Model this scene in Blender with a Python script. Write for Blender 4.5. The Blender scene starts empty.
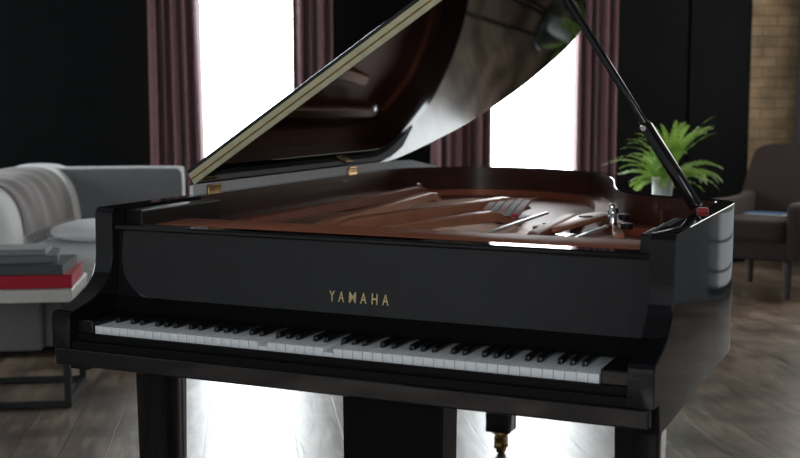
import bpy, bmesh, math, random
from mathutils import Vector, Matrix
random.seed(7)
SC = bpy.context.scene
COL = SC.collection
PI = math.pi

# ------------------------------------------------------------------ camera
YAW, PITCH = -0.1269, 0.11198
cam_d = bpy.data.cameras.new('camera'); cam = bpy.data.objects.new('camera', cam_d); COL.objects.link(cam)
cam_d.sensor_width = 36.0; cam_d.lens = 1200.081 / 800 * 36.0
cam_d.clip_start = 0.05; cam_d.clip_end = 60
fwd = Vector((-math.sin(YAW) * math.cos(PITCH), math.cos(YAW) * math.cos(PITCH), -math.sin(PITCH)))
rgt = Vector((math.cos(YAW), math.sin(YAW), 0)); upv = rgt.cross(fwd)
mw = Matrix.Identity(4)
for i in range(3):
    mw[i][0], mw[i][1], mw[i][2] = rgt[i], upv[i], -fwd[i]
mw[2][3] = 1.2797
cam.matrix_world = mw
cam_d.dof.use_dof = True; cam_d.dof.focus_distance = 2.95; cam_d.dof.aperture_fstop = 4.5
SC.camera = cam

# ------------------------------------------------------------------ world, exposure, lights
SC.view_settings.view_transform = 'Standard'; SC.view_settings.look = 'None'
SC.view_settings.exposure = 0.0; SC.view_settings.gamma = 1.0; SC.view_settings.use_curve_mapping = False
wd = bpy.data.worlds.new('world'); SC.world = wd; wd.use_nodes = True
wd.node_tree.nodes['Background'].inputs[0].default_value = (0.55, 0.65, 0.8, 1)
wd.node_tree.nodes['Background'].inputs[1].default_value = 0.3
WINDOW_LIGHT = 12.0
FROSTED_LIGHT = 0.42
SIDE_WINDOW_LIGHT = 4.6
def area(name, loc, rot, sx, sy, power, colr=(1, 1, 1)):
    l = bpy.data.lights.new(name, 'AREA'); l.shape = 'RECTANGLE'; l.size = sx; l.size_y = sy
    l.energy = power; l.color = colr
    o = bpy.data.objects.new(name, l); COL.objects.link(o); o.location = loc; o.rotation_euler = rot
    return o
# added fill lights behind and around the camera brighten the keyboard side
area('front_fill', (-1.2, -2.7, 2.2), (math.radians(58), 0, math.radians(-12)), 1.8, 1.2, 80, (0.9, 0.96, 1.0))
area('left_wall_fill', (-2.0, -1.0, 3.5), (0, math.radians(52), 0), 0.4, 5.0, 24, (0.95, 0.98, 1.0))  # added fill for the left wall that the fallboard mirrors
_l = area('floor_fill', (-2.0, .4, 3.5), (0, 0, 0), 1.0, 1.0, 85, (0.66, 0.83, 1.0)); _l.data.spread = math.radians(60)  # added to brighten a floor patch mirrored in the key bed front
area('front_wall_fill', (0.2, -1.2, 3.5), (math.radians(-52), 0, 0), 5.0, 0.4, 110, (0.95, 0.98, 1.0))  # added fill for the wall behind the camera

# ------------------------------------------------------------------ materials
def nt(name):
    m = bpy.data.materials.new(name); m.use_nodes = True
    return m, m.node_tree, m.node_tree.nodes['Principled BSDF']
def mat(name, base, rough=0.5, metal=0.0, coat=0.0, spec=0.5, sheen=0.0, noise=0.0, nscale=40, bump=0.0, trans=0.0):
    m, t, b = nt(name)
    b.inputs['Base Color'].default_value = (*base, 1); b.inputs['Roughness'].default_value = rough
    b.inputs['Metallic'].default_value = metal; b.inputs['Coat Weight'].default_value = coat
    b.inputs['Coat Roughness'].default_value = 0.03
    b.inputs['Specular IOR Level'].default_value = spec; b.inputs['Sheen Weight'].default_value = sheen
    b.inputs['Transmission Weight'].default_value = trans
    if noise or bump:
        tc = t.nodes.new('ShaderNodeTexCoord'); n = t.nodes.new('ShaderNodeTexNoise')
        n.inputs['Scale'].default_value = nscale; n.inputs['Detail'].default_value = 5
        t.links.new(tc.outputs['Object'], n.inputs['Vector'])
        if noise:
            r = t.nodes.new('ShaderNodeValToRGB')
            r.color_ramp.elements[0].position = 0.3; r.color_ramp.elements[1].position = 0.7
            r.color_ramp.elements[0].color = (*[c * (1 - noise) for c in base], 1)
            r.color_ramp.elements[1].color = (*[min(1, c * (1 + noise)) for c in base], 1)
            t.links.new(n.outputs['Fac'], r.inputs[0]); t.links.new(r.outputs[0], b.inputs['Base Color'])
        if bump:
            bp = t.nodes.new('ShaderNodeBump'); bp.inputs['Strength'].default_value = bump; bp.inputs['Distance'].default_value = 0.004
            t.links.new(n.outputs['Fac'], bp.inputs['Height']); t.links.new(bp.outputs[0], b.inputs['Normal'])
    return m
def emit(name, c, s):
    m = bpy.data.materials.new(name); m.use_nodes = True; t = m.node_tree; t.nodes.clear()
    e = t.nodes.new('ShaderNodeEmission'); o = t.nodes.new('ShaderNodeOutputMaterial')
    e.inputs[0].default_value = (*c, 1); e.inputs[1].default_value = s; t.links.new(e.outputs[0], o.inputs[0])
    return m
def grain_mat(name, c1, c2, rough, scale=(40, 3, 40), coat=0.0, spec=0.5):
    m, t, b = nt(name)
    tc = t.nodes.new('ShaderNodeTexCoord'); mp = t.nodes.new('ShaderNodeMapping'); n = t.nodes.new('ShaderNodeTexNoise'); r = t.nodes.new('ShaderNodeValToRGB')
    mp.inputs['Scale'].default_value = scale; n.inputs['Scale'].default_value = 1; n.inputs['Detail'].default_value = 6
    r.color_ramp.elements[0].color = (*c1, 1); r.color_ramp.elements[1].color = (*c2, 1)
    r.color_ramp.elements[0].position = .3; r.color_ramp.elements[1].position = .7
    t.links.new(tc.outputs['Object'], mp.inputs[0]); t.links.new(mp.outputs[0], n.inputs['Vector'])
    t.links.new(n.outputs['Fac'], r.inputs[0]); t.links.new(r.outputs[0], b.inputs['Base Color'])
    b.inputs['Roughness'].default_value = rough; b.inputs['Coat Weight'].default_value = coat
    b.inputs['Specular IOR Level'].default_value = spec
    return m
def floor_mat():
    m, t, b = nt('worn_plank_floor')
    N = t.nodes.new; L = t.links.new
    tc = N('ShaderNodeTexCoord'); mp = N('ShaderNodeMapping'); mp.inputs['Rotation'].default_value = (0, 0, PI / 2)
    L(tc.outputs['Object'], mp.inputs[0])
    br = N('ShaderNodeTexBrick'); br.offset = 0.37; br.inputs['Scale'].default_value = 1.0
    br.inputs['Brick Width'].default_value = 1.9; br.inputs['Row Height'].default_value = 0.17
    br.inputs['Mortar Size'].default_value = 0.003; br.inputs['Mortar Smooth'].default_value = 0.3
    br.inputs['Color1'].default_value = (0.20, 0.145, 0.105, 1); br.inputs['Color2'].default_value = (0.27, 0.208, 0.158, 1)
    br.inputs['Mortar'].default_value = (0.06, 0.047, 0.036, 1)
    L(mp.outputs[0], br.inputs['Vector'])
    mg = N('ShaderNodeMapping'); mg.inputs['Scale'].default_value = (22, 2.6, 1); L(tc.outputs['Object'], mg.inputs[0])
    gn = N('ShaderNodeTexNoise'); gn.inputs['Scale'].default_value = 1.0; gn.inputs['Detail'].default_value = 7; gn.inputs['Distortion'].default_value = 1.4
    L(mg.outputs[0], gn.inputs['Vector'])
    wn = N('ShaderNodeTexNoise'); wn.inputs['Scale'].default_value = 3.2; wn.inputs['Detail'].default_value = 8; L(tc.outputs['Object'], wn.inputs['Vector'])
    r1 = N('ShaderNodeValToRGB'); r1.color_ramp.elements[0].position = .3; r1.color_ramp.elements[1].position = .72
    r1.color_ramp.elements[0].color = (.32, .28, .25, 1); r1.color_ramp.elements[1].color = (1.25, 1.25, 1.25, 1)
    L(gn.outputs['Fac'], r1.inputs[0])
    r2 = N('ShaderNodeValToRGB'); r2.color_ramp.elements[0].position = .36; r2.color_ramp.elements[1].position = .62
    r2.color_ramp.elements[0].color = (.30, .25, .21, 1); r2.color_ramp.elements[1].color = (1.1, 1.1, 1.1, 1)
    L(wn.outputs['Fac'], r2.inputs[0])
    m1 = N('ShaderNodeMixRGB'); m1.blend_type = 'MULTIPLY'; m1.inputs[0].default_value = 1; L(br.outputs['Color'], m1.inputs[1]); L(r1.outputs[0], m1.inputs[2])
    m2 = N('ShaderNodeMixRGB'); m2.blend_type = 'MULTIPLY'; m2.inputs[0].default_value = 1; L(m1.outputs[0], m2.inputs[1]); L(r2.outputs[0], m2.inputs[2])
    L(m2.outputs[0], b.inputs['Base Color'])
    rr = N('ShaderNodeMapRange'); rr.inputs['To Min'].default_value = 0.27; rr.inputs['To Max'].default_value = 0.42
    L(gn.outputs['Fac'], rr.inputs['Value']); L(rr.outputs[0], b.inputs['Roughness'])
    b.inputs['Specular IOR Level'].default_value = 1.0
    ad = N('ShaderNodeMath'); ad.operation = 'SUBTRACT'; L(gn.outputs['Fac'], ad.inputs[0]); L(br.outputs['Fac'], ad.inputs[1])
    bp = N('ShaderNodeBump'); bp.inputs['Strength'].default_value = 0.22; bp.inputs['Distance'].default_value = 0.003
    L(ad.outputs[0], bp.inputs['Height']); L(bp.outputs[0], b.inputs['Normal'])
    return m
def brick_mat():
    m, t, b = nt('old_tan_brick'); N = t.nodes.new; L = t.links.new
    tc = N('ShaderNodeTexCoord'); mp = N('ShaderNodeMapping'); mp.inputs['Rotation'].default_value = (PI / 2, 0, 0); L(tc.outputs['Object'], mp.inputs[0])
    br = N('ShaderNodeTexBrick'); br.inputs['Scale'].default_value = 1; br.inputs['Brick Width'].default_value = .23; br.inputs['Row Height'].default_value = .078
    br.inputs['Mortar Size'].default_value = .007; br.inputs['Mortar Smooth'].default_value = .4
    br.inputs['Color1'].default_value = (.26, .18, .105, 1); br.inputs['Color2'].default_value = (.33, .24, .145, 1); br.inputs['Mortar'].default_value = (.20, .145, .09, 1)
    L(mp.outputs[0], br.inputs['Vector'])
    n = N('ShaderNodeTexNoise'); n.inputs['Scale'].default_value = 5; n.inputs['Detail'].default_value = 6; L(tc.outputs['Object'], n.inputs['Vector'])
    r = N('ShaderNodeValToRGB'); r.color_ramp.elements[0].position = .3; r.color_ramp.elements[1].position = .7
    r.color_ramp.elements[0].color = (.6, .6, .58, 1); r.color_ramp.elements[1].color = (1.3, 1.28, 1.25, 1); L(n.outputs['Fac'], r.inputs[0])
    mx = N('ShaderNodeMixRGB'); mx.blend_type = 'MULTIPLY'; mx.inputs[0].default_value = 1; L(br.outputs['Color'], mx.inputs[1]); L(r.outputs[0], mx.inputs[2])
    L(mx.outputs[0], b.inputs['Base Color']); b.inputs['Roughness'].default_value = .85
    bp = N('ShaderNodeBump'); bp.inputs['Strength'].default_value = .6; bp.inputs['Distance'].default_value = .01; bp.invert = True
    L(br.outputs['Fac'], bp.inputs['Height']); L(bp.outputs[0], b.inputs['Normal'])
    return m
BLACK = mat('black_polish', (0.0065, 0.0065, 0.0075), 0.045, spec=0.5)
LYREBLK = mat('dull_black_lacquer', (0.004, 0.004, 0.0045), 0.35, spec=.12, noise=.1)
BLACK_SATIN = mat('black_satin', (0.006, 0.006, 0.0065), 0.3, noise=.1, spec=.35)
IVORY = mat('white_key_plastic', (0.72, 0.74, 0.75), 0.25, noise=.02, nscale=8)
EBONY = mat('black_key_plastic', (0.008, 0.008, 0.009), 0.22)
MAHOG = grain_mat('mahogany_veneer', (0.036, 0.012, 0.008), (0.06, 0.02, 0.012), 0.28, (5, 5, 60), coat=.3)
BRONZE = mat('bronze_painted_iron', (0.31, 0.088, 0.045), 0.48, 0.2, noise=.12, nscale=14)
BRONZE_MATTE = mat('matt_bronze_paint', (0.40, 0.13, 0.07), 0.55, 0.1, noise=.1, nscale=20, spec=.3)
BRONZE_LT = mat('bright_bronze_rib', (0.62, 0.26, 0.15), 0.42, 0.2, noise=.1, nscale=14)
SPRUCE = grain_mat('stained_soundboard', (0.22, 0.075, 0.042), (0.30, 0.11, 0.06), 0.35, (60, 2, 60))
BRASS = mat('satin_brass', (0.52, 0.48, 0.31), 0.45, 0.4, noise=.1, nscale=30)
BRASS_DK = mat('aged_brass', (0.42, 0.27, 0.12), 0.3, 1.0, noise=.2, nscale=60)
GOLD = mat('gold_leaf', (0.62, 0.47, 0.22), 0.45, 0.25, noise=.05)
STEEL = mat('polished_steel', (0.75, 0.75, 0.75), 0.18, 1.0, noise=.05)
STRING = mat('copper_string', (0.42, 0.27, 0.20), 0.4, 1.0, noise=.05)
FELT_RED = mat('red_felt', (0.42, 0.03, 0.035), 0.9, sheen=.5, noise=.1, nscale=120)
FELT_GREY = mat('grey_felt', (0.35, 0.34, 0.33), 0.9, sheen=.4, noise=.1, nscale=120)
PALE = mat('pale_satin_metal', (0.72, 0.69, 0.66), 0.3, 0.15, noise=.04)
SATIN_GREY = mat('gap_strip_grey', (0.72, 0.72, 0.72), 0.8, 0.0, spec=.1, noise=.06)
WALLBLK = mat('black_painted_wall', (0.0045, 0.005, 0.0055), 0.9, noise=.15, nscale=3, spec=.1)
WALLSLATE = mat('slate_plaster', (0.12, 0.125, 0.135), 0.85, noise=.08, nscale=3, spec=.2)
WALLGREY = mat('grey_painted_plaster', (0.6, 0.61, 0.62), 0.8, noise=.06, nscale=3)
WAINSCOT = mat('whitewashed_boards', (0.72, 0.73, 0.74), 0.55, noise=.04, nscale=6)
CEIL = mat('dark_ceiling_paint', (0.10, 0.10, 0.105), 0.9, noise=.05)
FRAMEBLK = mat('dark_window_frame', (0.02, 0.02, 0.022), 0.4, noise=.05)
DAY = emit('overcast_daylight_pane', (0.93, 1.0, 1.03), WINDOW_LIGHT)
DAY2 = emit('soft_daylight_pane', (1.0, 0.97, 0.9), SIDE_WINDOW_LIGHT)
CURTAIN = mat('burgundy_velvet_curtain', (0.15, 0.066, 0.076), 0.85, sheen=.4, noise=.15, nscale=25)
SOFA = mat('grey_sofa_fabric', (0.165, 0.165, 0.168), 0.9, noise=.1, nscale=150, bump=.2)
LINEN = mat('white_linen', (0.88, 0.885, 0.89), 0.85, noise=.04, nscale=60, bump=.15)
THROW = mat('grey_knit_throw', (0.205, 0.18, 0.172), 0.95, noise=.16, nscale=120, bump=.4, sheen=.3)
TABLETOP = mat('white_stone_top', (0.52, 0.51, 0.48), 0.35, noise=.05, nscale=6)
IRON = mat('black_iron', (0.006, 0.006, 0.0065), 0.45, noise=.1, spec=.25)
CHAIRF = mat('charcoal_brown_fabric', (0.042, 0.029, 0.027), 0.9, noise=.12, nscale=160, bump=.2, sheen=.05, spec=.2)
DARKWOOD = grain_mat('dark_wood', (0.02, 0.014, 0.012), (0.035, 0.024, 0.02), 0.4, (30, 30, 3))
LEAF = mat('fern_green', (0.29, 0.47, 0.11), 0.5, noise=.4, nscale=12, spec=.35)
_t = LEAF.node_tree; _b = _t.nodes['Principled BSDF']; _o = _t.nodes['Material Output']
_tr = _t.nodes.new('ShaderNodeBsdfTranslucent'); _tr.inputs[0].default_value = (0.32, 0.50, 0.09, 1)
_mx = _t.nodes.new('ShaderNodeMixShader'); _mx.inputs[0].default_value = .35
_t.links.new(_b.outputs[0], _mx.inputs[1]); _t.links.new(_tr.outputs[0], _mx.inputs[2]); _t.links.new(_mx.outputs[0], _o.inputs[0])
POT = mat('white_glazed_pot', (0.62, 0.66, 0.66), 0.2, noise=.04)
SOIL = mat('dark_soil', (0.02, 0.014, 0.01), 0.95, noise=.3)
PAGES = mat('book_pages', (0.72, 0.70, 0.66), 0.8, noise=.06, nscale=80)
def cover(n, c): return mat(n, c, 0.65, noise=.06, nscale=40, spec=.25)

# ------------------------------------------------------------------ mesh helpers
def finish(name, bm, m, parent=None, smooth=None, loc=None, recalc=True):
    if recalc: bmesh.ops.recalc_face_normals(bm, faces=bm.faces)
    me = bpy.data.meshes.new(name); bm.to_mesh(me); bm.free()
    for x in (m if isinstance(m, (list, tuple)) else [m]): me.materials.append(x)
    if smooth is not None:
        for p in me.polygons: p.use_smooth = True
        me.set_sharp_from_angle(angle=math.radians(smooth))
    o = bpy.data.objects.new(name, me); COL.objects.link(o)
    if parent is not None: o.parent = parent
    if loc is not None: o.location = loc
    return o
def bev(bm, w, seg=2, edges=None):
    es = edges if edges is not None else [e for e in bm.edges if len(e.link_faces) == 2 and e.calc_face_angle(0) > .5]
    if es and w > 0: bmesh.ops.bevel(bm, geom=es, offset=w, segments=seg, affect='EDGES', profile=.5, clamp_overlap=True)
def add(bm, other):
    me = bpy.data.meshes.new('tmp'); other.to_mesh(me); other.free(); bm.from_mesh(me); bpy.data.meshes.remove(me)
def box(lo, hi, b=0.0, seg=2, rz=0, about=None):
    bm = bmesh.new(); bmesh.ops.create_cube(bm, size=1)
    c = [(lo[i] + hi[i]) / 2 for i in range(3)]; s = [abs(hi[i] - lo[i]) for i in range(3)]
    for v in bm.verts: v.co = Vector((c[0] + v.co.x * s[0], c[1] + v.co.y * s[1], c[2] + v.co.z * s[2]))
    bev(bm, b, seg)
    if rz: bmesh.ops.rotate(bm, verts=bm.verts, cent=about or c, matrix=Matrix.Rotation(rz, 3, 'Z'))
    return bm
def prism(poly, axis, a, b, bw=0.0, seg=2):
    """extrude a 2D polygon along an axis between a and b; coordinates fill the other two axes in order"""
    bm = bmesh.new()
    def P(p, t):
        return {'x': (t, p[0], p[1]), 'y': (p[0], t, p[1]), 'z': (p[0], p[1], t)}[axis]
    A = [bm.verts.new(P(p, a)) for p in poly]; B = [bm.verts.new(P(p, b)) for p in poly]
    n = len(poly)
    bm.faces.new(A); bm.faces.new(B[::-1])
    for i in range(n): bm.faces.new((A[i], A[(i + 1) % n], B[(i + 1) % n], B[i]))
    bmesh.ops.recalc_face_normals(bm, faces=bm.faces)
    if bw: bev(bm, bw, seg)
    return bm
def bar(p, q, w, h, b=0.0, top=None):
    """box beam from p to q; w across, h thick (centred)"""
    p = Vector(p); q = Vector(q); d = (q - p); L = d.length; d.normalize()
    s = d.cross(Vector((0, 0, 1)));
    if s.length < 1e-4: s = Vector((1, 0, 0))
    s.normalize(); u = s.cross(d)
    bm = box((-w / 2, 0, -h / 2), (w / 2, L, h / 2), b)
    for v in bm.verts: v.co = p + s * v.co.x + d * v.co.y + u * v.co.z
    return bm
def tube(pts, r, n=10, closed=False, caps=True):
    bm = bmesh.new(); pts = [Vector(p) for p in pts]; rings = []
    m = len(pts); rad = r if isinstance(r, (list, tuple)) else [r] * m
    pu = None
    for i, p in enumerate(pts):
        a = pts[(i - 1) % m] if (i > 0 or closed) else p; c = pts[(i + 1) % m] if (i < m - 1 or closed) else p
        d = (c - a).normalized()
        if pu is None: pu = Vector((0, 0, 1)) if abs(d.z) < .9 else Vector((1, 0, 0))
        s = d.cross(pu).normalized(); pu = s.cross(d).normalized()
        rings.append([bm.verts.new(p + (s * math.cos(2 * PI * k / n) + pu * math.sin(2 * PI * k / n)) * rad[i]) for k in range(n)])
    for i in range(m if closed else m - 1):
        A, B = rings[i], rings[(i + 1) % m]
        for k in range(n): bm.faces.new((A[k], A[(k + 1) % n], B[(k + 1) % n], B[k]))
    if caps and not closed:
        bm.faces.new(rings[0][::-1]); bm.faces.new(rings[-1])
    return bm
def lathe(prof, n=24, c=(0, 0, 0)):
    bm = bmesh.new(); rings = []
    for r, z in prof:
        rings.append([bm.verts.new((c[0] + max(r, 1e-4) * math.cos(2 * PI * k / n), c[1] + max(r, 1e-4) * math.sin(2 * PI * k / n), c[2] + z)) for k in range(n)])
    for A, B in zip(rings, rings[1:]):
        for k in range(n): bm.faces.new((A[k], A[(k + 1) % n], B[(k + 1) % n], B[k]))
    bm.faces.new(rings[0][::-1]); bm.faces.new(rings[-1])
    return bm
def grid(fn, nu, nv, thick=0.0):
    """sheet of points fn(u,v), optionally closed into a solid of the given thickness"""
    bm = bmesh.new()
    V = [[bm.verts.new(fn(i / nu, j / nv)) for j in range(nv + 1)] for i in range(nu + 1)]
    for i in range(nu):
        for j in range(nv): bm.faces.new((V[i][j], V[i + 1][j], V[i + 1][j + 1], V[i][j + 1]))
    if thick:
        bm.normal_update()
        N = [[bm.verts.new(v.co - v.normal * thick) for v in row] for row in V]
        for i in range(nu):
            for j in range(nv): bm.faces.new((N[i][j], N[i][j + 1], N[i + 1][j + 1], N[i + 1][j]))
        for i in range(nu):
            for j in (0, nv): bm.faces.new((V[i][j], N[i][j], N[i + 1][j], V[i + 1][j]))
        for j in range(nv):
            for i in (0, nu): bm.faces.new((V[i][j], V[i][j + 1], N[i][j + 1], N[i][j]))
    return bm
def thing(name, label, cat, loc=(0, 0, 0), rz=0, group=None):
    o = bpy.data.objects.new(name, None); COL.objects.link(o); o.location = loc; o.rotation_euler = (0, 0, rz)
    o['label'] = label; o['category'] = cat
    if group: o['group'] = group
    return o
def tag(o, label, cat, group=None):
    o['label'] = label; o['category'] = cat
    if group: o['group'] = group
    return o
def struct(name, bm, m, parent=None, smooth=None):
    o = finish(name, bm, m, parent, smooth)
    if parent is None: o['kind'] = 'structure'
    return o
def copy_obj(o, parent, loc=None):
    c = o.copy(); COL.objects.link(c); c.parent = parent
    if loc is not None: c.location = loc
    return c
def catmull(P, n=6):
    out = []; m = len(P)
    for i in range(m - 1):
        p0 = P[max(i - 1, 0)]; p1 = P[i]; p2 = P[i + 1]; p3 = P[min(i + 2, m - 1)]
        for k in range(n):
            t = k / n
            out.append(tuple(.5 * (2 * p1[a] + (p2[a] - p0[a]) * t + (2 * p0[a] - 5 * p1[a] + 4 * p2[a] - p3[a]) * t * t + (3 * p1[a] - p0[a] - 3 * p2[a] + p3[a]) * t ** 3) for a in range(len(p1))))
    out.append(tuple(P[-1])); return out

# ================================================================== ROOM
XL, XR, YF, YB, ZC = -4.6, 4.2, -3.2, 8.7, 3.7
struct('floor', box((XL - .15, YF - .15, -.1), (XR + .15, YB + .4, 0)), floor_mat())
struct('ceiling', box((XL - .15, YF - .15, ZC), (XR + .15, YB + .4, ZC + .1)), CEIL)
W1 = (-.62, .50); W2 = (1.52, 2.56); WZ0, WZ1 = .06, 3.15
bw = bmesh.new()
xs = [XL - .15, W1[0], W1[1], W2[0], W2[1], 3.77]
for a, b in ((0, 1), (2, 3), (4, 5)): add(bw, box((xs[a], YB, 0), (xs[b], YB + .2, ZC)))
for w in (W1, W2):
    add(bw, box((w[0], YB, 0), (w[1], YB + .2, WZ0))); add(bw, box((w[0], YB, WZ1), (w[1], YB + .2, ZC)))
struct('wall_back', bw, WALLBLK)
struct('trim_1', box((3.29, YB - .02, 0), (3.33, YB, ZC), .003), WALLBLK)
struct('wall_back_brick', box((3.77, YB + .12, 0), (XR + .15, YB + .25, ZC)), brick_mat())
struct('wall_front', box((XL - .15, YF - .15, 0), (XR + .15, YF, ZC)), WALLGREY)
# right wall: dark up to a tall side window, its lower panes frosted
SW = (6.31, 8.2, .02, 2.9)
rw = bmesh.new()
add(rw, box((XR, YF, 0), (XR + .15, SW[0], ZC))); add(rw, box((XR, SW[1], 0), (XR + .15, YB + .12, ZC)))
add(rw, box((XR, SW[0], 0), (XR + .15, SW[1], SW[2]))); add(rw, box((XR, SW[0], SW[3]), (XR + .15, SW[1], ZC)))
struct('wall_right', rw, WALLSLATE)
# left wall: light plaster with an added unseen window that brightens the sofa arm
LW = (5.0, 7.0, .75, 2.75)
lw = bmesh.new(); a, b = XL - .15, XL
add(lw, box((a, YF, 0), (b, LW[0], ZC))); add(lw, box((a, LW[1], 0), (b, YB, ZC)))
add(lw, box((a, LW[0], 0), (b, LW[1], LW[2]))); add(lw, box((a, LW[0], LW[3]), (b, LW[1], ZC)))
struct('wall_left', lw, WALLGREY)
def window(n, x0, x1, z0, z1, day, side=False):
    fr = bmesh.new(); t = .05
    if not side:
        y0, y1 = YB + .07, YB + .13
        for lo, hi in (((x0, y0, z0), (x0 + t, y1, z1)), ((x1 - t, y0, z0), (x1, y1, z1)), ((x0, y0, z0), (x1, y1, z0 + t)), ((x0, y0, z1 - t), (x1, y1, z1))):
            add(fr, box(lo, hi, .004))
        f = struct('window_%d' % n, fr, FRAMEBLK)
        finish('pane', box((x0 + t * .8, YB + .095, z0 + t * .8), (x1 - t * .8, YB + .105, z1 - t * .8)), day, f)
    else:
        a, b, y0, y1 = side
        bars = [((a, x0, z0), (b, x0 + t, z1)), ((a, x1 - t, z0), (b, x1, z1)), ((a, x0, z0), (b, x1, z0 + t)), ((a, x0, z1 - t), (b, x1, z1)), ((a, (x0 + x1) / 2 - .02, z0), (b, (x0 + x1) / 2 + .02, z1))]
        bars += [((a, x0, z), (b, x1, z + .016)) for z in y0]
        for lo, hi in bars: add(fr, box(lo, hi, .004))
        f = struct('window_%d' % n, fr, FRAMEBLK); m = (a + b) / 2
        for (za, zb), dm in y1:
            finish('pane', box((m - .005, x0 + t * .8, za), (m + .005, x1 - t * .8, zb)), dm, f)
window(1, W1[0], W1[1], WZ0, WZ1, DAY)
window(2, W2[0], W2[1], WZ0, WZ1, DAY)
DAY3 = emit('left_fill_pane', (0.95, 1.0, 1.02), 12.0)
FROST = emit('frosted_daylight_pane', (0.92, 0.97, 1.0), FROSTED_LIGHT)
window(3, SW[0], SW[1], SW[2], SW[3], None, (XR + .005, XR + .045, (.16, .35, .54, .73, .92), (((SW[2] + .04, .93), FROST), ((.93, SW[3] - .04), DAY2))))
window(4, LW[0], LW[1], LW[2], LW[3], None, (XL - .09, XL - .03, (1.7,), (((LW[2] + .04, LW[3] - .04), DAY3),)))

# curtains
def curtain(x0, x1, label, folds, seed, flare=0.0, inner=1):
    rnd = random.Random(seed); ph = [rnd.uniform(0, 6) for _ in range(4)]
    def f(u, v):
        z = .012 + 3.3 * v
        x = x0 + (x1 - x0) * u
        edge = u if inner > 0 else 1 - u
        x += flare * (1 - v) * edge
        y = 8.5 + .042 * math.sin(2 * PI * folds * u + ph[0] + .5 * math.sin(2 * v + ph[1])) + .016 * math.sin(2 * PI * folds * 2.3 * u + ph[2] + v) * (1 - .3 * v)
        x += .012 * math.sin(2 * PI * folds * u * 1.4 + ph[3])
        return (x, y, z)
    o = finish('curtain', grid(f, folds * 14, 14, .005), CURTAIN, smooth=80)
    return tag(o, label, 'curtain', 'burgundy window curtains')
curtain(-.672, -.338, 'burgundy floor-length curtain nearest the gray sofa, at the first bright window', 5, 1, .05, 1)
curtain(.325, .61, 'burgundy curtain at the far side of the first window, behind the raised lid', 4, 2)
curtain(1.32, 1.76, 'burgundy curtain mostly hidden by the lid, before the window under the lid', 6, 3)
curtain(2.35, 2.675, 'burgundy curtain between the second bright window and the black wall by the fern', 5, 4)

# ================================================================== PIANO (its own frame: x along the keys, y towards the tail)
PZ = -0.545
piano = thing('grand_piano', 'polished black grand piano with its lid raised and keyboard open', 'piano', (0.15847, 2.55919, 0), PZ)
ZR = .9986; XH = .7145; XP = .7255   # XH: spine side, XP: treble side
tail = [(-XH, 1.60), (-XH, 1.80), (-.703, 1.88), (-.682, 1.945), (-.635, 2.015), (-.569, 2.08), (-.458, 2.165), (-.321, 2.19), (-.186, 2.175),
        (-.077, 2.13), (.045, 2.06), (.135, 1.965), (.20, 1.85), (.272, 1.65), (.342, 1.38), (.395, 1.22), (.44, 1.135), (.495, 1.085), (.555, 1.055), (.625, 1.035), (.69, 1.0), (.719, .945), (XP, .87), (XP, .60)]
outl = [(-XH, .30), (-XH, .55), (-XH, 1.0)] + catmull(tail, 5) + [(XP, .55), (XP, .30)]
def offset_line(P, d):
    out = []
    for i, p in enumerate(P):
        a = Vector(P[max(i - 1, 0)]); b = Vector(P[min(i + 1, len(P) - 1)]); t = (b - a).normalized()
        out.append((p[0] + t.y * d, p[1] - t.x * d))    # towards the inside for a clockwise run
    return out
inn = offset_line(outl, .046); inn[0] = (inn[0][0], .30); inn[-1] = (inn[-1][0], .30)
def rim_mesh():
    bm = bmesh.new(); e = .001
    prof = [(0, .612), (0, ZR - e), (.25, ZR - e * .3), (.5, ZR), None]
    rows = []
    o2 = offset_line(outl, e); i2 = offset_line(outl, .046 - e); i2[0] = (i2[0][0], .30); i2[-1] = (i2[-1][0], .30)
    for o, a, b, i in zip(outl, o2, i2, inn):
        rows.append([bm.verts.new((*o, .612)), bm.verts.new((*o, ZR - e)), bm.verts.new((*a, ZR)), bm.verts.new((*b, ZR)), bm.verts.new((*i, ZR - e)), bm.verts.new((*i, .612))])
    for k, (A, B) in enumerate(zip(rows, rows[1:])):
        for j in range(6):
            f = bm.faces.new((A[j], A[(j + 1) % 6], B[(j + 1) % 6], B[j]))
            my = (outl[k][1] + outl[k + 1][1]) / 2
            f.material_index = 1 if (j == 4 and my > .58) else 0
    bm.faces.new(rows[0]); bm.faces.new(rows[-1][::-1])
    return bm
finish('case_rim', rim_mesh(), [BLACK, MAHOG], piano, smooth=35)
finish('bottom_board', prism([(p[0] * .985, p[1] - .02) for p in outl[::2]], 'z', .625, .64), BLACK_SATIN, piano)

# arms with the swept-down front
arm_prof = [(.302, .614), (.302, ZR), (.152, ZR)] + [(.1428, ZR - .012), (.1415, .90)] + \
    catmull([(.141, .88), (.128, .836), (.095, .803), (.05, .782), (.0, .7695), (-.022, .765)], 5) + [(-.03, .757), (-.03, .679), (.02, .676), (.03, .614)]
for s in (-1, 1):
    X_ = XP if s > 0 else XH; a, b = (s * X_, s * (X_ - .053))
    bm = prism(arm_prof, 'x', min(a, b), max(a, b))
    es = [e for e in bm.edges if len(e.link_faces) == 2 and e.calc_face_angle(0) > .9 and all(v.co.y < .29 for v in e.verts)]
    bev(bm, .0025, 2, es)
    finish('arm', bm, BLACK, piano, smooth=22)
# key bed and slip
finish('key_bed', box((-.7092, -.0296, .6375), (.717, .60, .6785), .004), BLACK, piano)
finish('front_rail', box((-.66, -.026, .677), (.674, -.012, .6975), .0025), LYREBLK, piano)
finish('key_slip', box((-.6605, -.012, .677), (.6745, -.003, .7155), .003), LYREBLK, piano)
for s in (-1, 1):
    finish('cheek_block', box((s * .6135, -.004, .677), (.6750 if s > 0 else -.6605, .165, .745), .004), BLACK, piano)
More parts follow.
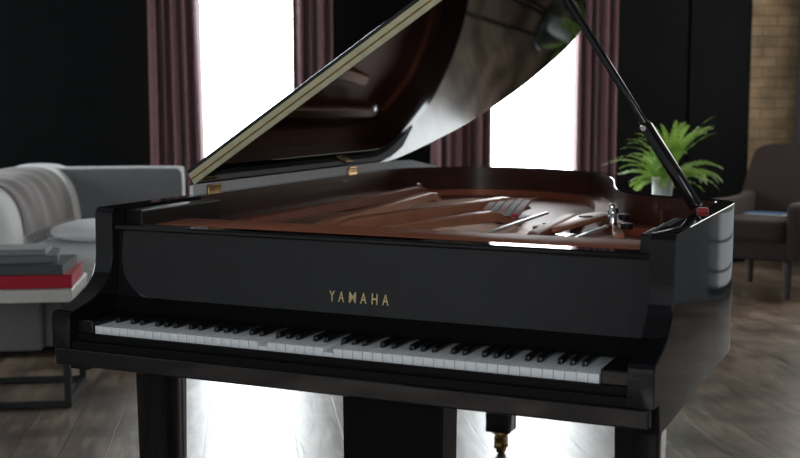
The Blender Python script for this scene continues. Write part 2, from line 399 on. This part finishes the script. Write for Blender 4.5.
# fallboard
FB = [(.150, .742), (.166, .940), (.166, .9565), (.190, .9565), (.190, .94), (.178, .742)]
fall = finish('fallboard', prism(FB, 'x', -.6605, .6750, .0015), BLACK, piano)
finish('moulding', box((-.6605, .146, .9445), (.6750, .200, .9575), .004), BLACK, fall)
finish('nameboard_strip', box((-.6605, .143, .738), (.6750, .165, .779), .002), mat('black_felt', (.003, .003, .003), .95, spec=.1, noise=.1), fall)
def lettering():
    spots = [(329.3, 334.9), (338.6, 344.4), (349.4, 356.4), (360.8, 367.0), (372.2, 377.9), (382.6, 388.9)]
    bm = bmesh.new()
    for ch, (p0, p1) in zip('YAMAHA', spots):
        cu = bpy.data.curves.new('txt', 'FONT'); cu.body = ch; cu.size = .05; cu.extrude = .0006; cu.offset = .0003
        to = bpy.data.objects.new('txt', cu); COL.objects.link(to)
        me = bpy.data.meshes.new_from_object(to.evaluated_get(bpy.context.evaluated_depsgraph_get()))
        bpy.data.objects.remove(to)
        xs = [v.co.x for v in me.vertices]; ys = [v.co.y for v in me.vertices]
        a0, a1 = [-.0648 + (p - 329.3) / 60 * .151 for p in (p0, p1)]
        xa, xb, ya, yb = min(xs), max(xs), min(ys), max(ys)
        for v in me.vertices:
            x = a0 + (v.co.x - xa) / (xb - xa) * (a1 - a0); z = .8062 + (v.co.y - ya) / (yb - ya) * .0245
            v.co = Vector((x, .150 + (z - .742) / .198 * .016 - .0004 - v.co.z * .5, z))
        bm.from_mesh(me); bpy.data.meshes.remove(me)
    o = finish('lettering', bm, GOLD, fall); o['label'] = 'gold YAMAHA lettering'
lettering()
# keyboard
kb = finish('keyboard', box((-.6125, .0, .6785), (.6125, .19, .7065), .002), BLACK_SATIN, piano)
KW = 1.222 / 52
wk = box((-KW / 2 + .0006, -.168, -.0215), (KW / 2 - .0006, 0, 0), .0012)
white_me = None; pressed = (19, 26)
for i in range(52):
    x = -.611 + KW * (i + .5)
    if white_me is None:
        o = finish('white_key', wk, IVORY, kb, smooth=40); white_me = o
    else:
        o = copy_obj(white_me, kb)
    o.location = (x, .168, .7326)
    o.rotation_euler = (math.radians(3.2) if i in pressed else 0, 0, 0)
bk_prof = [(.052, .7285), (.0535, .7425), (.058, .745), (.168, .745), (.168, .7285)]
first = None; idx = 0
for i in range(51):
    note = (i + 5) % 7            # white keys start on A: index 5 of C D E F G A B
    if note in (0, 1, 3, 4, 5):
        x = -.611 + KW * (i + 1) + {0: -.0013, 1: .0013, 3: -.002, 4: 0, 5: .002}[note]
        if first is None:
            bm = prism(bk_prof, 'x', -.0052, .0052, .0012)
            first = finish('black_key', bm, EBONY, kb, smooth=40); o = first
        else: o = copy_obj(first, kb)
        o.location = (x, 0, 0)

# iron plate, soundboard, strings
PL = .915
def inside(y):           # inner rim x range at depth y
    xl = -XH + .047; xr = XP - .047
    pts = [(a, b) for a, b in inn]
    cr = []
    for (x0, y0), (x1, y1) in zip(pts, pts[1:]):
        if (y0 - y) * (y1 - y) <= 0 and y0 != y1: cr.append(x0 + (x1 - x0) * (y - y0) / (y1 - y0))
    return (min(cr), max(cr)) if len(cr) >= 2 else (xl, xr)
finish('soundboard', prism(offset_line(outl, .04)[::2], 'z', .845, .86), SPRUCE, piano)
plate = finish('iron_plate', prism([(-.655, .21), (.655, .21), (.655, .56), (.30, .545), (-.05, .60), (-.655, .66)], 'z', PL - .02, PL, .003), BRONZE, piano, smooth=35)
def ring():
    bm = bmesh.new(); a = offset_line(outl, .047); b = offset_line(outl, .105)
    k = [i for i, p in enumerate(outl) if p[1] >= .55]
    rows = [[bm.verts.new((*a[i], PL)), bm.verts.new((*b[i], PL)), bm.verts.new((*b[i], PL - .03)), bm.verts.new((*a[i], PL - .03))] for i in k]
    for A, B in zip(rows, rows[1:]):
        for j in range(4): bm.faces.new((A[j], A[(j + 1) % 4], B[(j + 1) % 4], B[j]))
    bm.faces.new(rows[0]); bm.faces.new(rows[-1][::-1])
    return bm
finish('rim_flange', ring(), BRONZE, plate, smooth=35)
web = [p for p in offset_line(outl, .09) if p[1] > .55]
finish('web', prism(web, 'z', PL - .035, PL - .022, .003), BRONZE, plate, smooth=35)
# lengthwise struts of the plate
struts = [((-.30, .50), (-.435, 1.75), .040, BRONZE_LT), ((-.29, .58), (-.07, 1.66), .045, BRONZE_LT), ((-.135, .46), (.055, 1.18), .034, BRONZE_LT),
          ((-.53, .45), (-.55, 1.95), .036, BRONZE), ((.195, .40), (.165, 1.10), .010, PALE), ((.42, .40), (.415, .82), .010, PALE), ((.30, .46), (.24, 1.20), .03, BRONZE)]
def strut_mesh(p, q, w, h):
    """a plate rib that rises from the web, runs level and dips back into it"""
    p = Vector((*p, 0)); q = Vector((*q, 0)); d = (q - p).normalized(); sd = Vector((d.y, -d.x, 0)); bm = bmesh.new(); rows = []
    L = (q - p).length
    for t, z, k in ((0, .885, 1.2), (.07, .932, 1.0), (.12, .94, 1.0), (L - .16, .94, .95), (L - .10, .932, .95), (L, .885, 1.1)):
        c = p + d * t
        rows.append([bm.verts.new(c + sd * (x * w * k / 2) + Vector((0, 0, z + dz))) for x, dz in ((-1, -h), (-1, -.004), (-.75, 0), (.75, 0), (1, -.004), (1, -h))])
    for A, B in zip(rows, rows[1:]):
        for j in range(6): bm.faces.new((A[j], A[(j + 1) % 6], B[(j + 1) % 6], B[j]))
    bm.faces.new(rows[0]); bm.faces.new(rows[-1][::-1]); return bm
for p, q, w, m in struts:
    finish('strut', strut_mesh(p, q, w, .03) if m is not PALE else bar((*p, .938), (*q, .934), w, .008, .002), m, plate, smooth=35)
finish('front_rib', bar((-.64, .335, .934), (.625, .335, .934), .16, .036, .008), BRONZE_MATTE, plate, smooth=35)
finish('plate_edge_glint', bar((.15, .44, .935), (.42, .46, .935), .010, .02, .004), PALE, plate, smooth=35)  # pale bar standing in for the glint along the plate's front edge
finish('front_edge_glint', bar((.20, .222, .942), (.50, .222, .942), .010, .016, .004), STEEL, plate, smooth=35)  # steel bar added for the window's reflection on the front edge
def disc(x, y, r, z, m, name, h=.006):
    return finish(name, lathe([(r * .9, 0), (r, h * .4), (r * .95, h), (r * .4, h * 1.1)], 20, (x, y, z)), m, plate, smooth=40)
# pale cast flange with its sound holes, at the treble side
fl = finish('flange', prism(catmull([(.235, .74), (.27, .72), (.31, .76), (.335, 1.0), (.34, 1.16), (.29, 1.18), (.255, .98), (.235, .80)], 4), 'z', PL + .006, PL + .02, .003), BRONZE_LT, plate, smooth=40)
for x, y, r in ((.262, .80, .017), (.30, 1.03, .02)):
    finish('sound_hole', lathe([(r, 0), (r, .016), (r * .9, .017)], 18, (x, y, PL + .006)), IRON, fl, smooth=40)
disc(.35, .66, .028, PL, STEEL, 'plate_bolt', .012)
disc(-.34, .44, .018, PL, STRING, 'plate_bolt', .03)
disc(-.52, 1.75, .014, PL + .03, STEEL, 'plate_bolt', .012)
for x, y in ((.37, 1.06), (.44, .90), (.50, .68)): disc(x, y, .016, PL + .03, IRON, 'plate_bolt', .014)
br = bmesh.new()
add(br, prism([(.37, 1.04), (.40, 1.03), (.485, .72), (.46, .70)], 'z', PL, PL + .010, .003))
finish('treble_bracket', br, BRONZE_LT, plate, smooth=40)
for x, y, h in ((.385, .99, .05), (.405, .92, .04)): finish('bracket_post', lathe([(.012, 0), (.012, h * .7), (.009, h * .8), (.009, h), (.005, h + .003)], 14, (x, y, PL + .01)), STEEL, plate, smooth=40)
# damper felts, red and grey stripes over the strings
for k in range(5):
    x = -.15 + k * .030
    finish('damper_felt', bar((x, 1.56 - k * .01, .928), (x + .115, 1.12 - k * .02, .928), .022, .010, .003), (FELT_GREY if k % 2 else FELT_RED), plate, smooth=35)
# strings
def string_obj(p, q, r, me=[None]):
    return finish('string', tube([p, q], r, 5), STRING, plate)
for k in range(44):
    t = k / 43; x0 = .0 + .46 * t
    string_obj((x0, .43, .925), (x0 - .02 - .05 * (1 - t), max(1.20 - .62 * t, .60), .905), .0007)
for k in range(18):
    t = k / 17; x0 = -.62 + .22 * t
    string_obj((x0, .50, .918), (x0 + .30, 1.75 + .12 * t, .908), .0012)
# small brass plate on the inner rim, felt rest and prop socket
finish('brass_plate', box((.515, .995, .925), (.527, 1.003, .965), .002, rz=-.6), BRASS_DK, piano)
finish('key_block_cap', box((.640, .20, .90), (.6765, .56, .990), .004), BLACK_SATIN, piano)
finish('key_block_cap', box((-.6625, .20, .90), (-.612, .56, .990), .004), BLACK_SATIN, piano)
finish('prop_cup', lathe([(.015, 0), (.015, .006), (.011, .010)], 20, (.690, .650, ZR)), FELT_RED, piano, smooth=40)

# lid, hinged on the spine
TH = .5773; HZ = ZR + .0236; YL = .582
lid = bpy.data.objects.new('lid', None)
def lidframe(bm):        # build flat in (u, y, n) then turn it up about the hinge
    c, s = math.cos(TH), math.sin(TH)
    for v in bm.verts:
        u, y, n = v.co; v.co = Vector((-XH + u * c - n * s, y, HZ + u * s + n * c))
    return bm
lo = offset_line(outl, -.010)
lp = [(p[0] + XH, p[1]) for p in lo if p[1] > YL + .02]
lp = [(0.0, YL)] + [(max(u, 0.0), y) for u, y in lp] + [((XH + XP) + .010, YL)]
lidb = prism(lp, 'z', 0, .026)
lid = finish('lid', lidframe(lidb), BLACK, piano, smooth=30)
fp = [(0.004, YL), (0.004, YL + .40), ((XH + XP) - .004, YL + .40), ((XH + XP) + .006, YL)]
finish('lid_flap', lidframe(prism(fp, 'z', .0275, .047, .002)), BLACK, lid)
finish('flap_hinge', lidframe(box((0.006, YL - .004, .0005), ((XH + XP), YL + .0005, .0165), .0008)), BRASS, lid)
finish('flap_hinge', lidframe(box((0.006, YL - .004, .0185), ((XH + XP), YL + .0005, .0350), .0008)), BRASS, lid)
finish('hinge_knuckle', lidframe(tube([(0.006, YL - .005, .0175), ((XH + XP), YL - .005, .0175)], .0022, 8)), BRASS_DK, lid, smooth=60)
finish('lid_buffer', lidframe(lathe([(.012, -.008), (.012, 0), (.006, .001)], 14, (1.40, .75, 0))), IRON, lid)
# added grey strip for the light band between lid and rim
sp = [(p[0] + .002, p[1]) for p in outl if p[0] < -.60 and .545 < p[1]]
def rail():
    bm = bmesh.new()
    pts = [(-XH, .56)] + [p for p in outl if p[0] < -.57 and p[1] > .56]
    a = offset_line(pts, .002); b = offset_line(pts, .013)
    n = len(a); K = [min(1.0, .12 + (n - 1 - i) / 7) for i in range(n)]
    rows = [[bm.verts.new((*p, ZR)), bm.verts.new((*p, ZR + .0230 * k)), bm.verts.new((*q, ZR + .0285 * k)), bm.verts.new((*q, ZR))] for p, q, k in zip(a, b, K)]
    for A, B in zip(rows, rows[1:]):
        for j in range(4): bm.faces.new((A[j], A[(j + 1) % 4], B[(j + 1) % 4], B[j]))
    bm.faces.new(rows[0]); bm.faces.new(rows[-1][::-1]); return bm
finish('gap_strip', rail(), SATIN_GREY, piano, smooth=35)
for y in (.66, 1.56):
    h = finish('hinge', box((-.704, y - .030, ZR - .006), (-.694, y + .035, ZR + .0225), .002), BRASS_DK, piano)
    finish('knuckle', tube([(-.695, y - .030, ZR + .021), (-.695, y + .030, ZR + .021)], .004, 10), BRASS_DK, h, smooth=60)
# prop stick
pb = Vector((.678, .637, ZR + .010)); pt = Vector((.24, .74, 1.643))
pm = pb + (pt - pb) * .30
pr = finish('lid_prop', bar(pb, pm + (pm - pb) * .04, .033, .026, .006), BLACK, piano, smooth=35)
finish('upper_stick', bar(pm, pt, .019, .016, .004), BLACK, pr, smooth=35)
dv = (pt - pb).normalized()
finish('pivot_bolt', tube([pm + Vector((-.004, -.020, -.002)), pm + Vector((.003, .018, .003))], .007, 12), STEEL, pr, smooth=50)

# legs, casters
def leg(x, y, w, top, taper):
    bm = bmesh.new()
    zs = [(top, 1.0), (top - .055, 1.0), (top - .06, .96), (.13, taper), (.085, taper)]
    rings = []
    for z, k in zs:
        h = w / 2 * k; rings.append([bm.verts.new((x + a * h, y + b * h, z)) for a, b in ((-1, -1), (1, -1), (1, 1), (-1, 1))])
    for A, B in zip(rings, rings[1:]):
        for j in range(4): bm.faces.new((A[j], A[(j + 1) % 4], B[(j + 1) % 4], B[j]))
    bm.faces.new(rings[0]); bm.faces.new(rings[-1][::-1])
    bmesh.ops.recalc_face_normals(bm, faces=bm.faces); bev(bm, .004, 2)
    o = finish('leg', bm, BLACK, piano, smooth=30)
    # sub-part: brass caster
    c = bmesh.new()
    add(c, lathe([(.030, .092), (.034, .086), (.034, .076), (.022, .070), (.02, .06)], 20, (x, y, 0)))
    for s in (-1, 1): add(c, box((x + s * .017 - .003, y - .016, .02), (x + s * .017 + .003, y + .024, .066), .002))
    add(c, tube([(x - .024, y + .006, .03), (x + .024, y + .006, .03)], .006, 10))
    add(c, tube([(x - .013, y + .006, .03), (x - .010, y + .006, .03), (x + .010, y + .006, .03), (x + .013, y + .006, .03)], [.026, .030, .030, .026], 24))
    q = finish('caster', c, BRASS_DK, o, smooth=40); q['label'] = 'brass caster'
leg(-.631, .292, .100, .640, .86); leg(.631, .292, .100, .640, .86); leg(-.178, 1.70, .118, .640, .74)
# pedal lyre
finish('pedal_lyre', prism([(-.137, .64), (.137, .64), (.132, .16), (.145, .14), (.145, .05), (-.145, .05), (-.145, .14), (-.132, .16)], 'y', .36, .46, .004), LYREBLK, piano)
ly = finish('lyre_brace', tube([(.02, .47, .12), (.02, .80, .635)], .010, 10), BRASS_DK, piano, smooth=60)
for x in (-.05, .02, .09):
    finish('pedal', prism([(-.012, .47), (.012, .47), (.017, .26), (.0, .245), (-.017, .26)], 'z', .06, .068, .002), BRASS_DK, piano, loc=(x, 0, 0))

# ================================================================== SOFA
sofa = thing('sofa', 'gray sofa section with white piping, left of the piano, in front of the curtain', 'sofa', (0, 0, 0))
SX0, SX1 = -1.62, -.362
finish('base', box((SX0, 6.02, .03), (SX1, 7.16, .30), .02, 3), SOFA, sofa, smooth=40)
finish('arm_base', box((-1.72, 5.93, .03), (-1.0, 7.15, .36), .02, 3), SOFA, sofa, smooth=40)
finish('back_cushion', prism([(-1.16, .28), (SX1 - .004, .28)] + [(SX1, .80)] + catmull([(SX1, .80), (SX1 - .012, .842), (SX1 - .05, .862)], 4)[1:] + [(-1.11, .862), (-1.16, .83)], 'y', 6.97, 7.16, .014, 3), SOFA, sofa, smooth=40)
finish('piping', tube(catmull([(-1.11, 6.972, .863), (SX1 - .06, 6.972, .863), (SX1 - .016, 6.972, .845), (SX1 - .001, 6.972, .80), (SX1 - .001, 6.972, .32)], 6), .0085, 8), LINEN, sofa, smooth=60)
sc = grid(lambda u, v: (-.99 + (SX1 + .99) * u, 6.0 + .97 * v, .52 - .02 * (abs(2 * u - 1) ** 6 + abs(2 * v - 1) ** 6)), 16, 16)
def cushion(x0, x1, y0, y1, z0, z1, puff, p=5):
    bm = box((x0, y0, z0), (x1, y1, z1)); bmesh.ops.subdivide_edges(bm, edges=bm.edges, cuts=7, use_grid_fill=True)
    c = Vector(((x0 + x1) / 2, (y0 + y1) / 2, (z0 + z1) / 2)); h = Vector(((x1 - x0) / 2, (y1 - y0) / 2, (z1 - z0) / 2))
    for v in bm.verts:
        d = v.co - c; n = Vector((d.x / h.x, d.y / h.y, d.z / h.z))
        k = (abs(n.x) ** p + abs(n.y) ** p + abs(n.z) ** p) ** (1 / p)
        m = max(abs(n.x), abs(n.y), abs(n.z)); n = n * (m / k)
        v.co = c + Vector((n.x * h.x, n.y * h.y, n.z * h.z * (1 + puff * (1 - n.x * n.x) * (1 - n.y * n.y))))
    return bm
sc.free()
finish('seat_cushion', cushion(-1.15, SX1, 5.98, 6.98, .30, .53, .08, 9), mat('pale_grey_fabric', (.80, .81, .815), .9, noise=.06, nscale=120, bump=.2), sofa, smooth=50)
# rolled white arm, flaring towards the front
def arm_pt(y, a, grow=0.0):
    cx = -1.175 - .175 * (7.1 - y) / 1.0; rx = .262 + grow; zt = .885 - .045 * (7.1 - y) + grow; z0 = .34
    # a: 0 = right foot, up over the top, 1 = left foot
    t = a * PI; ex = .62
    x = cx + rx * math.copysign(abs(math.cos(t)) ** ex, math.cos(t)); z = z0 + (zt - z0) * abs(math.sin(t)) ** .55
    return (x, y, z)
def arm_mesh():
    bm = bmesh.new(); rows = []
    for y, k in ((5.90, .90), (5.915, .96), (5.95, 1), (6.3, 1), (6.7, 1), (7.1, 1), (7.155, .96)):
        R_ = []
        for i in range(29):
            x, yy, z = arm_pt(y, i / 28); cx = -1.175 - .175 * (7.1 - y)
            R_.append(bm.verts.new((cx + (x - cx) * k, y, .34 + (z - .34) * (k if k > .95 else .94))))
        rows.append(R_)
    for A, B in zip(rows, rows[1:]):
        for i in range(28): bm.faces.new((A[i], A[i + 1], B[i + 1], B[i]))
        bm.faces.new((A[28], A[0], B[0], B[28]))
    bm.faces.new(rows[0]); bm.faces.new(rows[-1][::-1]); return bm
o = finish('armrest', arm_mesh(), LINEN, sofa, smooth=60); o['label'] = 'rounded white armrest'
def throw_fn(u, v):
    y = 6.08 + .74 * u + .05 * v
    x, yy, z = arm_pt(y, .085 + .75 * v, .008 + .004 * math.sin(u * 34) * math.sin(v * 5) + .004 * math.sin(u * 21 + v * 6))
    return (x, y, z)
th = finish('throw_blanket', grid(throw_fn, 40, 40, .010), THROW, smooth=80)
tag(th, 'gray knitted throw with a fringe draped over the white sofa arm', 'blanket')
fb = bmesh.new(); rnd = random.Random(3)
for k in range(34):
    y = 6.09 + .74 * k / 33; p = Vector(arm_pt(y, .087, .006)); q = Vector(arm_pt(y + rnd.uniform(-.015, .015), .055, .014)); r = Vector(arm_pt(y + rnd.uniform(-.02, .02), .03 , .02))
    add(fb, tube([p, q, r], [.006, .005, .003], 5))
finish('fringe', fb, mat('pale_fringe', (.45, .43, .42), .95, noise=.1), th)
pil = finish('throw_pillow', cushion(-1.0, -.50, 6.04, 6.52, .543, .625, .45, 2.3), LINEN, smooth=60)
tag(pil, 'soft white pillow lying on the sofa seat beside the piano', 'pillow')

# ================================================================== COFFEE TABLE AND BOOKS
tb = thing('coffee_table', 'low coffee table with white slab top and black metal frame, beside the sofa', 'table', (0, 0, 0))
TX0, TX1, TY0, TY1 = -2.2, -.712, 4.945, 5.43
finish('tabletop', box((TX0, TY0, .438), (TX1, TY1, .49), .006), TABLETOP, tb)
for x in (TX0 + .03, TX1 - .03):
    for y in (TY0 + .02, TY1 - .02): finish('leg', box((x - .014, y - .014, 0), (x + .014, y + .014, .438), .002), IRON, tb)
for y in (TY0 + .02, TY1 - .02):
    finish('rail', box((TX0 + .044, y - .012, .002), (TX1 - .044, y + .012, .026), .002), IRON, tb)
finish('rail', box((TX1 - .042, TY0 + .034, .002), (TX1 - .018, TY1 - .034, .026), .002), IRON, tb)
def book(x0, x1, y0, y1, z, h, rz, cm, label, name='book'):
    t = thing(name, label, 'book', ((x0 + x1) / 2, (y0 + y1) / 2, z), rz, 'books stacked on the coffee table')
    a, b = (x1 - x0) / 2, (y1 - y0) / 2; c = .0035
    cv = bmesh.new()
    add(cv, box((-a, -b, 0), (a, b, c), .001)); add(cv, box((-a, -b, h - c), (a, b, h), .001)); add(cv, box((-a, -b, 0), (a, -b + c, h), .001)); add(cv, box((a - c, -b, 0), (a, b, h), .001))
    finish('cover', cv, cm, t); finish('pages', box((-a + .006, -b + c, c), (a - .006, b - .006, h - c)), PAGES, t)
    return t
book(-1.22, -.722, 4.99, 5.36, .49, .055, .02, cover('red_book_cloth', (.42, .012, .03)), 'thick red book at the bottom of the stack on the white table')
book(-1.20, -.745, 5.0, 5.32, .545, .042, -.05, cover('charcoal_book_cloth', (.075, .08, .085)), 'charcoal book lying directly on the red book')
book(-1.10, -.795, 5.04, 5.30, .587, .030, .10, cover('slate_book_cloth', (.17, .175, .18)), 'slate gray book, second from the top of the stack')
book(-1.07, -.835, 5.07, 5.27, .617, .024, .02, cover('pale_grey_book_cloth', (.26, .26, .265)), 'small pale gray book on top of the stack')

# ================================================================== ARMCHAIR
ac = thing('armchair', 'dark charcoal upholstered armchair with tapered wooden legs by the brick wall', 'chair', (3.375, 7.41, 0), math.radians(-44))
W2_, D2 = .34, .33
def backp():
    # slightly reclined back shell with rounded top corners
    def f(u, v):
        a = -1 + 2 * u; top = .945 - .06 * abs(a) ** 5
        z = .24 + (top - .24) * v
        w = .345 - .045 * v - .03 * v ** 3 * abs(a)
        y = .27 + .17 * v ** 1.3 - .045 * a * a * (1 - .3 * v)
        return (a * w, y, z)
    bm = grid(f, 22, 18, .10); return bm
o = finish('backrest', backp(), CHAIRF, ac, smooth=60)
for s in (-1, 1):
    pf = [(-.31, .25), (-.325, .54), (-.315, .585), (-.28, .605), (-.22, .605), (.0, .60), (.22, .605), (.32, .63), (.34, .25)]
    bm = prism(pf, 'x', s * .215, s * .305, .032, 4); finish('armrest', bm, CHAIRF, ac, smooth=60)
finish('seat_base', box((-.23, -.31, .235), (.23, .30, .36), .02, 3), CHAIRF, ac, smooth=50)
finish('seat_cushion', cushion(-.218, .218, -.345, .27, .355, .50, .06, 8), CHAIRF, ac, smooth=50)
for sx in (-1, 1):
    for sy in (-1, 1):
        finish('leg', tube([(sx * .225, sy * .285, 0), (sx * .215, sy * .262, .245)], [.018, .032], 12), DARKWOOD, ac, smooth=50)
mg = thing('magazine', 'blue and white magazine lying on the dark armchair seat', 'magazine', (3.31, 7.33, .507), math.radians(-46))
finish('cover', box((-.13, -.05, 0), (.13, .09, .012), .002), cover('blue_magazine', (.04, .09, .19)), mg)
finish('pages', box((-.126, -.054, .002), (.134, .086, .0095)), PAGES, mg)

# ================================================================== FERN ON A STAND
FX, FY = 2.255, 6.32
st = thing('plant_stand', 'round black plant stand behind the piano carrying the fern', 'plant stand', (FX, FY, 0))
finish('stand_top', lathe([(.15, .655), (.155, .66), (.155, .675), (.15, .68)], 28), IRON, st, smooth=40)
for k in range(3):
    a = k * 2 * PI / 3 + .4; finish('leg', tube([(.16 * math.cos(a), .16 * math.sin(a), 0), (.09 * math.cos(a), .09 * math.sin(a), .657)], .012, 10), IRON, st, smooth=60)
fern = thing('potted_fern', 'bright green fern in a white pot behind the piano prop', 'plant', (FX, FY, .68))
finish('pot', lathe([(.042, 0), (.05, .02), (.058, .13), (.06, .15), (.054, .15), (.05, .135)], 28), POT, fern, smooth=40)
finish('soil', lathe([(.048, .12), (.05, .13), (.03, .138)], 20), SOIL, fern, smooth=40)
def fronds():
    bm = bmesh.new(); rnd = random.Random(11)
    for k in range(84):
        a = k * 2.39996 + rnd.uniform(-.3, .3); L = rnd.uniform(.22, .40); lift = rnd.uniform(.3, 1.45)
        curl = 1.0
        if k % 3 == 0: lift = rnd.uniform(1.3, 1.54); L = rnd.uniform(.30, .46); curl = .8
        if k % 5 == 1: lift = rnd.uniform(.0, .5); L = rnd.uniform(.16, .25)
        dx, dy = math.cos(a), math.sin(a); P = []; n = 20
        x, z = .015, .13; ang = lift
        for i in range(n + 1):
            P.append(Vector((dx * x + .26 * max(0, z - .13), dy * x, z))); x += L / n * math.cos(ang); z += L / n * math.sin(ang); ang -= (.03 + .085 * i / n) * curl
        side = Vector((-dy, dx, 0)); roll = rnd.uniform(-.5, .5)
        for i in range(n):
            p, q = P[i], P[i + 1]; t = i / n
            d = (q - p).normalized(); nrm = side.cross(d); sd = side * math.cos(roll) + nrm * math.sin(roll); up = sd.cross(d)
            wv = .0022 * (1.2 - t)
            bm.faces.new([bm.verts.new(c) for c in (p - sd * wv, p + sd * wv, q + sd * wv, q - sd * wv)])
            if i < 2: continue
            w = .027 * min(1, .45 + t * 2.2) * (1 - t ** 2.2) + .005
            for s in (-1, 1):
                b0 = p; b1 = p.lerp(q, .86)
                tip = b0.lerp(b1, .8) + sd * s * w + d * w * .25 - up * w * rnd.uniform(-.1, .3)
                m0 = b0.lerp(tip, .5) - d * .0035; m1 = b1.lerp(tip, .5) + d * .0035
                bm.faces.new([bm.verts.new(c) for c in (b0, m0, tip, m1, b1)])
    return bm
o = finish('foliage', fronds(), LEAF, fern, smooth=60, recalc=False)
